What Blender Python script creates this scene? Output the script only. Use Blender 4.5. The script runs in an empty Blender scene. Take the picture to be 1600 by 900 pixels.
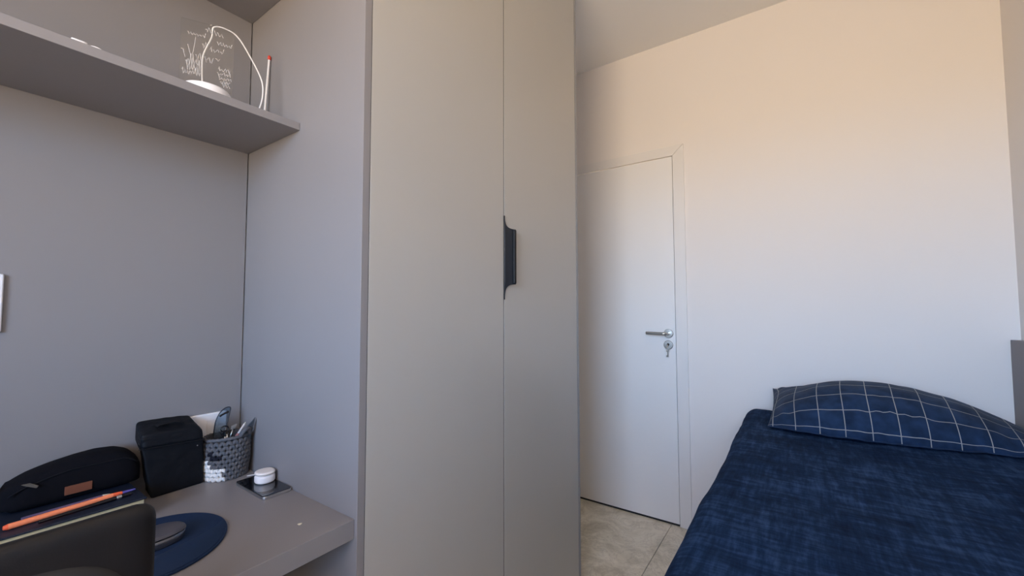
import bpy, bmesh, math, random
from mathutils import Vector, Matrix, noise
random.seed(7)
S = bpy.context.scene
COL = S.collection
PI = math.pi

# ------------------------------------------------------------------ camera
def look_basis(yaw, pitch, roll):
    c, s = math.cos(yaw), math.sin(yaw)
    F = Vector((-s, c, 0)); R = Vector((c, s, 0)); U = Vector((0, 0, 1))
    cp, sp = math.cos(pitch), math.sin(pitch)
    F2 = F*cp + U*sp; U2 = U*cp - F*sp
    cr, sr = math.cos(roll), math.sin(roll)
    R3 = R*cr + U2*sr; U3 = U2*cr - R*sr
    return R3, U3, F2
R3, U3, F2 = look_basis(0.607, 0.0504, -0.0019)
cd = bpy.data.cameras.new('camera'); cam = bpy.data.objects.new('camera', cd); COL.objects.link(cam)
M = Matrix((R3, U3, -F2)).transposed().to_4x4(); M.translation = Vector((0, 0, 1.2131)); cam.matrix_world = M
cd.sensor_width = 36.0; cd.lens = 36.0*645.24/1600.0; cd.clip_start = 0.02; cd.clip_end = 100
S.camera = cam

# ------------------------------------------------------------------ world: open sky above, sunlit warm ground below the horizon
W = bpy.data.worlds.new('world'); S.world = W; W.use_nodes = True
nt = W.node_tree; nt.nodes.clear()
tc = nt.nodes.new('ShaderNodeTexCoord'); sep = nt.nodes.new('ShaderNodeSeparateXYZ')
mr = nt.nodes.new('ShaderNodeMapRange'); mr.inputs['From Min'].default_value = -1; mr.inputs['From Max'].default_value = 1
ramp = nt.nodes.new('ShaderNodeValToRGB'); bg = nt.nodes.new('ShaderNodeBackground'); out = nt.nodes.new('ShaderNodeOutputWorld')
nt.links.new(tc.outputs['Generated'], sep.inputs[0]); nt.links.new(sep.outputs['Z'], mr.inputs['Value'])
nt.links.new(mr.outputs[0], ramp.inputs[0]); nt.links.new(ramp.outputs[0], bg.inputs['Color']); nt.links.new(bg.outputs[0], out.inputs[0])
e = ramp.color_ramp.elements
e[0].position = 0.0; e[0].color = (0.58, 0.385, 0.23, 1)
e[1].position = 1.0; e[1].color = (0.10, 0.20, 0.45, 1)
for p_, c_ in ((0.49, (0.655, 0.52, 0.37, 1)), (0.52, (0.64, 0.74, 0.88, 1)), (0.57, (0.44, 0.74, 1.16, 1)), (0.68, (0.20, 0.38, 0.72, 1))):
    k = e.new(p_); k.color = c_
bg.inputs['Strength'].default_value = 12.0
S.view_settings.view_transform = 'Standard'; S.view_settings.look = 'None'; S.view_settings.gamma = 1.0
S.view_settings.use_curve_mapping = False
S.view_settings.exposure = 1.12
S.cycles.max_bounces = 12; S.cycles.diffuse_bounces = 8; S.cycles.transparent_max_bounces = 12

# window opening in the wall behind the camera (daylight comes only through it)
BACK = -1.30; WX0, WX1, WZ0, WZ1 = -0.74, 0.50, 1.10, 2.30
ld = bpy.data.lights.new('window_portal', 'AREA'); ld.shape = 'RECTANGLE'; ld.size = WX1-WX0; ld.size_y = WZ1-WZ0
ld.cycles.is_portal = True
lo = bpy.data.objects.new('window_portal', ld); COL.objects.link(lo)
lo.location = ((WX0+WX1)/2, BACK-0.13, (WZ0+WZ1)/2); lo.rotation_euler = (PI/2, 0, 0)   # -Z axis to +Y

# ------------------------------------------------------------------ constants of the room
XD, XW, XR = -1.393, -0.811, 0.712      # niche back panel, wardrobe front, right wall
Y1, YP, YG, Y3, L = 0.570, 0.589, 1.1215, 1.690, 2.478
H = 2.788

# ------------------------------------------------------------------ materials
def srgb(r, g, b):
    f = lambda v: (v/255/12.92) if v/255 <= 0.04045 else ((v/255+0.055)/1.055)**2.4
    return (f(r), f(g), f(b), 1)
def mat(name, col, rough=0.6, metal=0.0, spec=0.5, bump=None, var=None, sheen=0, coat=0, coords='Object'):
    m = bpy.data.materials.new(name); m.use_nodes = True; t = m.node_tree
    b = t.nodes['Principled BSDF']
    b.inputs['Base Color'].default_value = col; b.inputs['Roughness'].default_value = rough
    b.inputs['Metallic'].default_value = metal; b.inputs['Specular IOR Level'].default_value = spec
    b.inputs['Sheen Weight'].default_value = sheen; b.inputs['Coat Weight'].default_value = coat
    if bump or var:
        c = t.nodes.new('ShaderNodeTexCoord')
    if var:   # (scale, amount, stretch)
        mp = t.nodes.new('ShaderNodeMapping'); mp.inputs['Scale'].default_value = var[2]
        n = t.nodes.new('ShaderNodeTexNoise'); n.inputs['Scale'].default_value = var[0]; n.inputs['Detail'].default_value = 6
        mx = t.nodes.new('ShaderNodeMix'); mx.data_type = 'RGBA'
        a = var[1]
        mx.inputs['A'].default_value = tuple(x*(1-a) for x in col[:3])+(1,); mx.inputs['B'].default_value = tuple(min(1, x*(1+a)) for x in col[:3])+(1,)
        t.links.new(c.outputs[coords], mp.inputs[0]); t.links.new(mp.outputs[0], n.inputs['Vector'])
        t.links.new(n.outputs['Fac'], mx.inputs['Factor']); t.links.new(mx.outputs['Result'], b.inputs['Base Color'])
    if bump:  # (scale, strength, distance)
        n2 = t.nodes.new('ShaderNodeTexNoise'); n2.inputs['Scale'].default_value = bump[0]; n2.inputs['Detail'].default_value = 4
        bp = t.nodes.new('ShaderNodeBump'); bp.inputs['Strength'].default_value = bump[1]; bp.inputs['Distance'].default_value = bump[2]
        t.links.new(c.outputs[coords], n2.inputs['Vector']); t.links.new(n2.outputs['Fac'], bp.inputs['Height']); t.links.new(bp.outputs[0], b.inputs['Normal'])
    return m
m_wall = mat('white_paint', (0.80, 0.775, 0.76, 1), 0.75, spec=0.3, bump=(90, 0.08, 0.002))
m_ceil = mat('ceiling_paint', (0.85, 0.85, 0.84, 1), 0.9, spec=0.2, bump=(70, 0.08, 0.002))
m_lam = mat('grey_laminate', (0.235, 0.226, 0.233, 1), 0.42, spec=0.45, bump=(400, 0.05, 0.0005), var=(3, 0.02, (1, 1, 1)))  # niche laminate darkened against the doors to offset surplus light there
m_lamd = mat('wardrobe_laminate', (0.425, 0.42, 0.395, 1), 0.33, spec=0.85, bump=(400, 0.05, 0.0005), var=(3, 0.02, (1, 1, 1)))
m_edge = mat('grey_edge_band', (0.27, 0.28, 0.29, 1), 0.4)
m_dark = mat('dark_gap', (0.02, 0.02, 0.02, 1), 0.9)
m_door = mat('white_door_lacquer', (0.80, 0.80, 0.80, 1), 0.38, spec=0.5, bump=(200, 0.03, 0.0005))
m_case = mat('white_casing_lacquer', (0.76, 0.75, 0.74, 1), 0.45)
m_steel = mat('brushed_steel', (0.50, 0.49, 0.47, 1), 0.28, metal=1.0, bump=(300, 0.05, 0.0003))
m_black = mat('black_anodised_metal', (0.009, 0.013, 0.020, 1), 0.42, spec=0.5)
m_fab = mat('black_woven_fabric', (0.0045, 0.0045, 0.0068, 1), 0.9, spec=0.12, bump=(900, 0.5, 0.0006))
m_fab2 = mat('black_nylon', (0.0042, 0.0052, 0.0078, 1), 0.62, spec=0.22, bump=(35, 0.5, 0.004))
m_web = mat('black_webbing', (0.006, 0.006, 0.008, 1), 0.85, spec=0.2, bump=(1200, 0.5, 0.0005))
m_leather = mat('brown_leather', srgb(112, 66, 46), 0.6, bump=(500, 0.3, 0.0005), var=(60, 0.25, (1, .3, 3)))
m_navy = mat('navy_book_cover', (0.007, 0.012, 0.027, 1), 0.5, bump=(600, 0.2, 0.0004))
m_page = mat('cream_paper', srgb(196, 180, 138), 0.85, var=(3, 0.25, (1, 1, 400)))
m_orange = mat('orange_plastic', (0.90, 0.13, 0.045, 1), 0.4)
m_orange2 = mat('light_orange_plastic', (0.95, 0.27, 0.12, 1), 0.4)
m_blueclip = mat('blue_violet_plastic', (0.12, 0.10, 0.40, 1), 0.35)
m_penblk = mat('black_gloss_plastic', (0.008, 0.006, 0.008, 1), 0.15)
m_penviolet = mat('violet_grey_plastic', (0.10, 0.07, 0.14, 1), 0.4)
m_yarn = mat('grey_cotton_yarn', (0.115, 0.115, 0.125, 1), 0.9, spec=0.2, bump=(900, 0.8, 0.001), var=(250, 0.25, (1, 1, 1)))
m_yarnw = mat('white_cotton_yarn', (0.80, 0.79, 0.76, 1), 0.9, spec=0.2, bump=(900, 0.8, 0.001))
m_yarnk = mat('black_cotton_yarn', (0.012, 0.012, 0.02, 1), 0.9, spec=0.2, bump=(900, 0.8, 0.001))
m_white = mat('white_plastic', (0.82, 0.81, 0.82, 1), 0.35)
m_whitem = mat('matte_white_plastic', (0.78, 0.76, 0.75, 1), 0.6)
m_glassblk = mat('black_glass', (0.004, 0.004, 0.006, 1), 0.06, spec=0.6, coat=0.5)
m_silver = mat('silver_metal', (0.62, 0.62, 0.62, 1), 0.3, metal=1.0)
m_mat_blue = mat('navy_mouse_mat', (0.006, 0.022, 0.068, 1), 0.75, spec=0.3, bump=(900, 0.3, 0.0004))
m_mouse = mat('graphite_plastic', (0.07, 0.07, 0.085, 1), 0.42)
m_mouseg = mat('mouse_gloss_band', (0.20, 0.20, 0.22, 1), 0.2, metal=0.8)
m_chair = mat('charcoal_plastic', (0.010, 0.009, 0.009, 1), 0.45, spec=0.3, bump=(500, 0.2, 0.0005))
m_mesh = mat('charcoal_mesh_fabric', (0.012, 0.011, 0.011, 1), 0.85, spec=0.2, bump=(1500, 0.5, 0.0006))
m_red = mat('red_plastic', (0.65, 0.06, 0.03, 1), 0.45)
m_panel = mat('grey_upholstery', (0.27, 0.255, 0.265, 1), 0.8, bump=(700, 0.3, 0.0006))
m_tag = mat('pink_rubber', (0.50, 0.22, 0.22, 1), 0.7)
m_wood = mat('bed_base_wood', (0.25, 0.24, 0.24, 1), 0.6)
m_mattress = mat('white_mattress_ticking', (0.7, 0.7, 0.68, 1), 0.9)
m_scrap = mat('cream_scrap', (0.75, 0.70, 0.55, 1), 0.8)
m_alu = mat('white_aluminium', (0.75, 0.75, 0.75, 1), 0.4)
m_grout = mat('grey_grout', (0.16, 0.15, 0.13, 1), 0.9)

def see_through(name, tint, a, rough=0.05, gain=1.0):
    m = bpy.data.materials.new(name); m.use_nodes = True; t = m.node_tree; t.nodes.clear()
    o = t.nodes.new('ShaderNodeOutputMaterial'); mx = t.nodes.new('ShaderNodeMixShader')
    tr = t.nodes.new('ShaderNodeBsdfTransparent'); tr.inputs[0].default_value = tint
    gl = t.nodes.new('ShaderNodeBsdfGlossy'); gl.inputs['Roughness'].default_value = rough
    fr = t.nodes.new('ShaderNodeFresnel'); fr.inputs[0].default_value = 1.45
    ad = t.nodes.new('ShaderNodeMath'); ad.operation = 'ADD'; ad.use_clamp = True; ad.inputs[1].default_value = a
    ad.operation = 'MULTIPLY_ADD'; ad.inputs[2].default_value = a; ad.inputs[1].default_value = gain; t.links.new(fr.outputs[0], ad.inputs[0]); t.links.new(ad.outputs[0], mx.inputs[0])
    t.links.new(tr.outputs[0], mx.inputs[1]); t.links.new(gl.outputs[0], mx.inputs[2]); t.links.new(mx.outputs[0], o.inputs[0])
    return m
m_acryl = see_through('clear_acrylic', (0.98, 0.98, 0.97, 1), 0.0, gain=0.35)
m_ruler = see_through('smoky_clear_plastic', (0.62, 0.72, 0.80, 1), 0.14, 0.35)
def frosted(name, a, c=(0.9, 0.88, 0.86, 1)):
    m = bpy.data.materials.new(name); m.use_nodes = True; t = m.node_tree; t.nodes.clear()
    o = t.nodes.new('ShaderNodeOutputMaterial'); mx = t.nodes.new('ShaderNodeMixShader'); mx.inputs[0].default_value = a
    tr = t.nodes.new('ShaderNodeBsdfTransparent'); d = t.nodes.new('ShaderNodeBsdfDiffuse'); d.inputs[0].default_value = c
    t.links.new(tr.outputs[0], mx.inputs[1]); t.links.new(d.outputs[0], mx.inputs[2]); t.links.new(mx.outputs[0], o.inputs[0])
    return m
m_etch = frosted('frosted_engraving', 0.32)

# navy chambray bedspread: slubby crossed threads
def chambray():
    m = bpy.data.materials.new('navy_chambray'); m.use_nodes = True; t = m.node_tree; b = t.nodes['Principled BSDF']
    c = t.nodes.new('ShaderNodeTexCoord'); L_ = t.links.new
    def nz(scale, st, det=5):
        mp = t.nodes.new('ShaderNodeMapping'); mp.inputs['Scale'].default_value = st
        n = t.nodes.new('ShaderNodeTexNoise'); n.inputs['Scale'].default_value = scale; n.inputs['Detail'].default_value = det
        n.inputs['Roughness'].default_value = 0.65
        L_(c.outputs['Object'], mp.inputs[0]); L_(mp.outputs[0], n.inputs['Vector']); return n.outputs['Fac']
    def mth(op, a, b_):
        k = t.nodes.new('ShaderNodeMath'); k.operation = op
        for i, v in enumerate((a, b_)):
            if isinstance(v, float): k.inputs[i].default_value = v
            else: L_(v, k.inputs[i])
        return k.outputs[0]
    w1 = nz(9, (1.2, 8, 3)); w2 = nz(9, (8, 1.2, 3)); big = nz(6, (1, 1, 1), 4)
    s = mth('ADD', mth('ADD', w1, w2), mth('MULTIPLY', big, 0.8))
    s = mth('DIVIDE', s, 2.8)
    rp = t.nodes.new('ShaderNodeValToRGB'); L_(s, rp.inputs[0])
    rp.color_ramp.elements[0].position = 0.38; rp.color_ramp.elements[0].color = (0.0028, 0.0100, 0.033, 1)
    rp.color_ramp.elements[1].position = 0.64; rp.color_ramp.elements[1].color = (0.030, 0.068, 0.165, 1)
    k = rp.color_ramp.elements.new(0.5); k.color = (0.0080, 0.024, 0.068, 1)
    L_(rp.outputs[0], b.inputs['Base Color']); b.inputs['Roughness'].default_value = 0.85
    b.inputs['Specular IOR Level'].default_value = 0.06; b.inputs['Sheen Weight'].default_value = 0.0
    bp = t.nodes.new('ShaderNodeBump'); bp.inputs['Strength'].default_value = 0.35; bp.inputs['Distance'].default_value = 0.004
    L_(s, bp.inputs['Height']); L_(bp.outputs[0], b.inputs['Normal'])
    return m
m_spread = chambray()
# pillow check: thin off-white lines woven every unit of UV
def check():
    m = bpy.data.materials.new('navy_windowpane_check'); m.use_nodes = True; t = m.node_tree; b = t.nodes['Principled BSDF']; L_ = t.links.new
    uv = t.nodes.new('ShaderNodeUVMap'); uv.uv_map = 'UVMap'; sp = t.nodes.new('ShaderNodeSeparateXYZ'); L_(uv.outputs[0], sp.inputs[0])
    def line(o, w):
        f = t.nodes.new('ShaderNodeMath'); f.operation = 'FRACT'; L_(o, f.inputs[0])
        s = t.nodes.new('ShaderNodeMath'); s.operation = 'SUBTRACT'; L_(f.outputs[0], s.inputs[0]); s.inputs[1].default_value = 0.5
        a = t.nodes.new('ShaderNodeMath'); a.operation = 'ABSOLUTE'; L_(s.outputs[0], a.inputs[0])
        l = t.nodes.new('ShaderNodeMath'); l.operation = 'LESS_THAN'; L_(a.outputs[0], l.inputs[0]); l.inputs[1].default_value = w
        return l.outputs[0]
    mxm = t.nodes.new('ShaderNodeMath'); mxm.operation = 'MAXIMUM'; L_(line(sp.outputs[0], 0.017), mxm.inputs[0]); L_(line(sp.outputs[1], 0.017), mxm.inputs[1])
    c = t.nodes.new('ShaderNodeTexCoord'); n = t.nodes.new('ShaderNodeTexNoise'); n.inputs['Scale'].default_value = 22; n.inputs['Detail'].default_value = 5
    L_(c.outputs['Object'], n.inputs['Vector'])
    rp = t.nodes.new('ShaderNodeValToRGB'); L_(n.outputs['Fac'], rp.inputs[0])
    rp.color_ramp.elements[0].position = 0.3; rp.color_ramp.elements[0].color = (0.0075, 0.019, 0.048, 1)
    rp.color_ramp.elements[1].position = 0.7; rp.color_ramp.elements[1].color = (0.016, 0.040, 0.098, 1)
    mx = t.nodes.new('ShaderNodeMix'); mx.data_type = 'RGBA'; L_(mxm.outputs[0], mx.inputs['Factor']); L_(rp.outputs[0], mx.inputs['A'])
    mx.inputs['B'].default_value = (0.30, 0.31, 0.31, 1)
    L_(mx.outputs['Result'], b.inputs['Base Color']); b.inputs['Roughness'].default_value = 0.85; b.inputs['Specular IOR Level'].default_value = 0.15
    b.inputs['Sheen Weight'].default_value = 0.05
    n2 = t.nodes.new('ShaderNodeTexNoise'); n2.inputs['Scale'].default_value = 300; L_(c.outputs['Object'], n2.inputs['Vector'])
    bp = t.nodes.new('ShaderNodeBump'); bp.inputs['Strength'].default_value = 0.3; bp.inputs['Distance'].default_value = 0.001
    L_(n2.outputs['Fac'], bp.inputs['Height']); L_(bp.outputs[0], b.inputs['Normal'])
    return m
m_check = check()
# cloudy beige stone-look porcelain
def stone():
    m = bpy.data.materials.new('beige_stone_porcelain'); m.use_nodes = True; t = m.node_tree; b = t.nodes['Principled BSDF']; L_ = t.links.new
    g = t.nodes.new('ShaderNodeNewGeometry')
    def nz(scale, det, dist, rough=0.6):
        n = t.nodes.new('ShaderNodeTexNoise'); n.inputs['Scale'].default_value = scale; n.inputs['Detail'].default_value = det
        n.inputs['Distortion'].default_value = dist; n.inputs['Roughness'].default_value = rough
        L_(g.outputs['Position'], n.inputs['Vector']); return n.outputs['Fac']
    r1 = t.nodes.new('ShaderNodeValToRGB'); L_(nz(5, 8, 1.2, 0.7), r1.inputs[0])
    E = r1.color_ramp.elements
    E[0].position = 0.28; E[0].color = (0.46, 0.41, 0.30, 1); E[1].position = 0.72; E[1].color = (0.80, 0.76, 0.64, 1)
    k = E.new(0.46); k.color = (0.68, 0.63, 0.50, 1); k = E.new(0.55); k.color = (0.78, 0.73, 0.60, 1)
    r2 = t.nodes.new('ShaderNodeValToRGB'); L_(nz(7, 10, 2.5, 0.75), r2.inputs[0])
    E = r2.color_ramp.elements; E[0].position = 0.485; E[0].color = (0, 0, 0, 1); E[1].position = 0.53; E[1].color = (0, 0, 0, 1)
    k = E.new(0.503); k.color = (0.5, 0.5, 0.5, 1)
    mx = t.nodes.new('ShaderNodeMix'); mx.data_type = 'RGBA'; L_(r2.outputs[0], mx.inputs['Factor']); L_(r1.outputs[0], mx.inputs['A'])
    mx.inputs['B'].default_value = (0.30, 0.26, 0.20, 1)
    L_(mx.outputs['Result'], b.inputs['Base Color']); b.inputs['Roughness'].default_value = 0.35
    return m
m_stone = stone()

# ------------------------------------------------------------------ helpers
def tag(o, label=None, cat=None, group=None, kind=None):
    for k, v in (('label', label), ('category', cat), ('group', group), ('kind', kind)):
        if v: o[k] = v
    return o
def root_loc(o):
    while o.parent: o = o.parent
    return o.location.copy()
def thing(name, loc, label, cat, group=None):
    o = bpy.data.objects.new(name, None); o.empty_display_size = 0.05; COL.objects.link(o); o.location = loc
    return tag(o, label, cat, group)
def struct(name, loc=(0, 0, 0), label=None):
    o = bpy.data.objects.new(name, None); o.empty_display_size = 0.05; COL.objects.link(o); o.location = loc
    return tag(o, label, None, None, 'structure')
def obj(name, bm, m, parent=None, smooth=False, bevel=0, sub=0, origin=None, solid=0, seg=2):
    """bm is in world coordinates; the mesh is shifted so that its origin is the thing's base"""
    off = root_loc(parent) if parent else Vector(origin or (0, 0, 0))
    bmesh.ops.remove_doubles(bm, verts=bm.verts[:], dist=2e-7); bmesh.ops.recalc_face_normals(bm, faces=bm.faces[:])
    bmesh.ops.translate(bm, verts=bm.verts[:], vec=-off)
    me = bpy.data.meshes.new(name); bm.to_mesh(me); bm.free()
    for x in (m if isinstance(m, (list, tuple)) else [m]): me.materials.append(x)
    if smooth:
        for f in me.polygons: f.use_smooth = True
    o = bpy.data.objects.new(name, me); COL.objects.link(o)
    if parent: o.parent = parent
    else: o.location = off
    if solid:
        k = o.modifiers.new('solid', 'SOLIDIFY'); k.thickness = solid; k.offset = 0
    if bevel:
        k = o.modifiers.new('bevel', 'BEVEL'); k.width = bevel; k.segments = seg; k.limit_method = 'ANGLE'; k.angle_limit = 0.6
        k.harden_normals = False
        for f in me.polygons: f.use_smooth = True
        if not smooth:
            w = o.modifiers.new('wn', 'WEIGHTED_NORMAL'); w.keep_sharp = True
    if sub:
        k = o.modifiers.new('sub', 'SUBSURF'); k.levels = sub; k.render_levels = sub
    return o
def add_box(bm, a, b):
    vs = [bm.verts.new((x, y, z)) for x in (a[0], b[0]) for y in (a[1], b[1]) for z in (a[2], b[2])]
    for f in ((0,1,3,2), (4,6,7,5), (0,4,5,1), (2,3,7,6), (0,2,6,4), (1,5,7,3)): bm.faces.new([vs[i] for i in f])
    return vs
def box(name, a, b, m, parent=None, bevel=0, **k):
    bm = bmesh.new(); add_box(bm, a, b); return obj(name, bm, m, parent, bevel=bevel, **k)
def frame_of(t):
    t = t.normalized(); u = t.cross(Vector((0, 0, 1)))
    if u.length < 1e-3: u = t.cross(Vector((1, 0, 0)))
    u.normalize(); return u, t.cross(u).normalized()
def add_tube(bm, pts, r, n=12, caps=True):
    pts = [Vector(p) for p in pts]; rs = r if isinstance(r, (list, tuple)) else [r]*len(pts)
    rings = []; pu = None
    for i, p in enumerate(pts):
        t = (pts[min(i+1, len(pts)-1)] - pts[max(i-1, 0)])
        if pu is None: u, v = frame_of(t)
        else:
            tn = t.normalized(); u = (pu - tn*pu.dot(tn)).normalized(); v = tn.cross(u)
        pu = u
        rings.append([bm.verts.new(p + (u*math.cos(a) + v*math.sin(a))*rs[i]) for a in [2*PI*k/n for k in range(n)]])
    for A, B in zip(rings, rings[1:]):
        for k in range(n): bm.faces.new((A[k], A[(k+1) % n], B[(k+1) % n], B[k]))
    if caps: bm.faces.new(rings[0]); bm.faces.new(rings[-1])
def spline(ctrl, n=10):
    P = [Vector(p) for p in ctrl]; P = [P[0]*2-P[1]] + P + [P[-1]*2-P[-2]]; o = []
    for i in range(1, len(P)-2):
        for k in range(n):
            t = k/n; a, b, c, d = P[i-1:i+3]
            o.append(0.5*((2*b) + (c-a)*t + (2*a-5*b+4*c-d)*t*t + (3*b-a-3*c+d)*t**3))
    o.append(P[-2]); return o
def add_lathe(bm, prof, c, axis='Z', n=40):
    """prof: list of (radius, height along axis)"""
    c = Vector(c); rings = []
    for r, h in prof:
        ring = []
        for k in range(n):
            a = 2*PI*k/n; x, y = r*math.cos(a), r*math.sin(a)
            v = {'Z': Vector((x, y, h)), 'Y': Vector((x, h, y)), 'X': Vector((h, x, y))}[axis]
            ring.append(bm.verts.new(c+v))
        rings.append(ring)
    for A, B in zip(rings, rings[1:]):
        for k in range(n): bm.faces.new((A[k], A[(k+1) % n], B[(k+1) % n], B[k]))
    bm.faces.new(rings[0]); bm.faces.new(rings[-1])
def add_prism(bm, pts, d):
    """closed outline pts (3D, planar) extruded by vector d"""
    d = Vector(d); A = [bm.verts.new(p) for p in pts]; B = [bm.verts.new(Vector(p)+d) for p in pts]
    bm.faces.new(A); bm.faces.new(B[::-1]); n = len(A)
    for k in range(n): bm.faces.new((A[k], B[k], B[(k+1) % n], A[(k+1) % n]))
def grid_box(a, b, n, r):  # r may be one radius or one per axis
    """box with n=(nx,ny,nz) cells and rounded edges of radius r"""
    bm = bmesh.new(); a = Vector(a); b = Vector(b); cache = {}
    ra = r if isinstance(r, (tuple, list)) else (r, r, r)
    def V(i, j, k):
        if (i, j, k) not in cache:
            p = Vector((a.x+(b.x-a.x)*i/n[0], a.y+(b.y-a.y)*j/n[1], a.z+(b.z-a.z)*k/n[2]))
            c = Vector([min(max(p[q], a[q]+ra[q]), b[q]-ra[q]) for q in range(3)]); d = p-c
            e_ = Vector([d[q]/ra[q] if ra[q] else 0 for q in range(3)])
            if e_.length > 1e-6:
                e_.normalize(); p = c + Vector([e_[q]*ra[q] for q in range(3)])
            cache[(i, j, k)] = bm.verts.new(p)
        return cache[(i, j, k)]
    for i in range(n[0]):
        for j in range(n[1]):
            for k in (0, n[2]): bm.faces.new((V(i,j,k), V(i+1,j,k), V(i+1,j+1,k), V(i,j+1,k)))
    for i in range(n[0]):
        for k in range(n[2]):
            for j in (0, n[1]): bm.faces.new((V(i,j,k), V(i+1,j,k), V(i+1,j,k+1), V(i,j,k+1)))
    for j in range(n[1]):
        for k in range(n[2]):
            for i in (0, n[0]): bm.faces.new((V(i,j,k), V(i,j+1,k), V(i,j+1,k+1), V(i,j,k+1)))
    return bm
def hexa(c, n, r=0.0):
    """trilinear block from 8 corners c[x][y][z] flattened, built on a unit grid_box"""
    bm = grid_box((0, 0, 0), (1, 1, 1), n, r if r else 1e-5)
    C = [Vector(p) for p in c]
    for v in bm.verts:
        x, y, z = v.co; p = Vector()
        for i, w in enumerate([(1-x, 1-y, 1-z), (1-x, 1-y, z), (1-x, y, 1-z), (1-x, y, z), (x, 1-y, 1-z), (x, 1-y, z), (x, y, 1-z), (x, y, z)]):
            p += C[i]*(w[0]*w[1]*w[2])
        v.co = p
    return bm

# ------------------------------------------------------------------ SETTING
XL = -1.411
fl = box('floor', (XL-0.1, BACK-0.1, -0.10), (XR+0.1, L+0.1, -0.010), m_grout); tag(fl, kind='structure')
tx = [-2.265, -1.445, -0.625, 0.195, 1.015]; ty = [-1.6, -0.73, 0.09, 0.91, 1.73, 2.62]
for i in range(4):
    for j in range(5):
        x0, x1 = max(tx[i], XL-0.05)+.0012, min(tx[i+1], XR+0.05)-.0012
        y0, y1 = max(ty[j], BACK-0.05)+.0012, min(ty[j+1], L+0.05)-.0012
        if x1-x0 > 0.02 and y1-y0 > 0.02:
            box('tile', (x0, y0, -0.010), (x1, y1, 0.0), m_stone, fl, bevel=0.0008, seg=1)
tag(box('ceiling', (XL-0.1, BACK-0.1, H), (XR+0.1, L+0.1, H+0.1), m_ceil), kind='structure')
tag(box('wall_left', (XL-0.1, BACK-0.1, 0), (XL, L+0.1, H), m_wall), kind='structure')
tag(box('wall_right', (XR, BACK-0.1, 0), (XR+0.1, L+0.1, H), m_wall), kind='structure')
# wall with the door
DX1, DX0, DT = -0.5795, -1.372, 2.1005
bm = bmesh.new(); add_box(bm, (XL, L, 0), (DX0-.004, L+.1, H)); add_box(bm, (DX1+.004, L, 0), (XR, L+.1, H)); add_box(bm, (DX0-.004, L, DT+.004), (DX1+.004, L+.1, H))
tag(obj('wall_back', bm, m_wall), kind='structure')
# wall with the window, behind the camera
bm = bmesh.new(); y0, y1 = BACK-0.12, BACK
add_box(bm, (XL, y0, 0), (WX0, y1, H)); add_box(bm, (WX1, y0, 0), (XR, y1, H)); add_box(bm, (WX0, y0, 0), (WX1, y1, WZ0)); add_box(bm, (WX0, y0, WZ1), (WX1, y1, H))
tag(obj('wall_front', bm, m_wall), kind='structure')
wf = struct('window_1', ((WX0+WX1)/2, BACK-.06, WZ0))
bm = bmesh.new()
for a, b in (((WX0, WZ0), (WX1, WZ0+.035)), ((WX0, WZ1-.035), (WX1, WZ1)), ((WX0, WZ0), (WX0+.035, WZ1)), ((WX1-.035, WZ0), (WX1, WZ1))):
    add_box(bm, (a[0], BACK-.09, a[1]), (b[0], BACK-.04, b[1]))
obj('window_frame', bm, m_alu, wf)
box('sky_block_slab', (XL-.1, BACK-1.35, 2.42), (XR+.1, BACK-.121, 2.56), m_ceil, wf)  # unseen slab added outside to keep high sky light off low surfaces
box('window_sill', (WX0-.03, BACK-.10, WZ0-.03), (WX1+.03, BACK+.03, WZ0-.002), m_alu, wf, bevel=.003)

# door leaf, casing, furniture
d1 = struct('door_1', ((DX0+DX1)/2, L, 0))
leaf = box('door_leaf', (DX0, L-.006, 0.011), (DX1-.0028, L+.030, DT-.0028), m_door, d1, bevel=.0012)
CO = -0.518; CT = 2.158; yf = L-.011
bm = bmesh.new()   # two mitred jambs and a head
add_prism(bm, [(DX1, yf, 0), (CO, yf, 0), (CO, yf, CT), (DX1, yf, DT)], (0, .011, 0)); obj('casing_jamb', bm, m_case, d1, bevel=.0015)
bm = bmesh.new(); add_prism(bm, [(DX1-.0006, yf, DT+.0006), (CO-.0006, yf, CT+.0006), (XL+.003, yf, CT+.0006), (XL+.003, yf, DT+.0006)], (0, .011, 0)); obj('casing_head', bm, m_case, d1, bevel=.0015)
box('door_foot_shade', (DX0, L-.004, .0001), (DX1-.003, L+.03, .0105), m_dark, d1)  # dark box standing in for the shade under the door leaf
bm = bmesh.new(); add_box(bm, (DX0-.0035, L+.032, 0), (DX1+.0035, L+.036, DT)); obj('leaf_gap_shade', bm, m_dark, d1)  # dark sheet behind the leaf, paints the shade in its gap
# lever handle with rosette
def yl(v): return L-.006-v
bm = bmesh.new(); add_lathe(bm, [(.0, yl(0)), (.026, yl(0)), (.026, yl(.006)), (.0235, yl(.0085)), (.0, yl(.0085))], (-.621, 0, 1.070), 'Y', 36); ro = obj('rosette', bm, m_steel, d1, smooth=False, bevel=.0006)
bm = bmesh.new()
add_tube(bm, spline([(-.621, yl(.008), 1.070), (-.621, yl(.030), 1.070), (-.624, yl(.045), 1.070), (-.636, yl(.052), 1.070), (-.66, yl(.052), 1.070), (-.735, yl(.052), 1.072)], 6), .0088, 16)
obj('lever_handle', bm, m_steel, d1, smooth=True, bevel=.0012)
bm = bmesh.new(); add_lathe(bm, [(.0, yl(0)), (.026, yl(0)), (.026, yl(.006)), (.0235, yl(.0085)), (.0, yl(.0085))], (-.623, 0, 1.004), 'Y', 36); kr = obj('key_rosette', bm, m_steel, d1, bevel=.0006)
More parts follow.
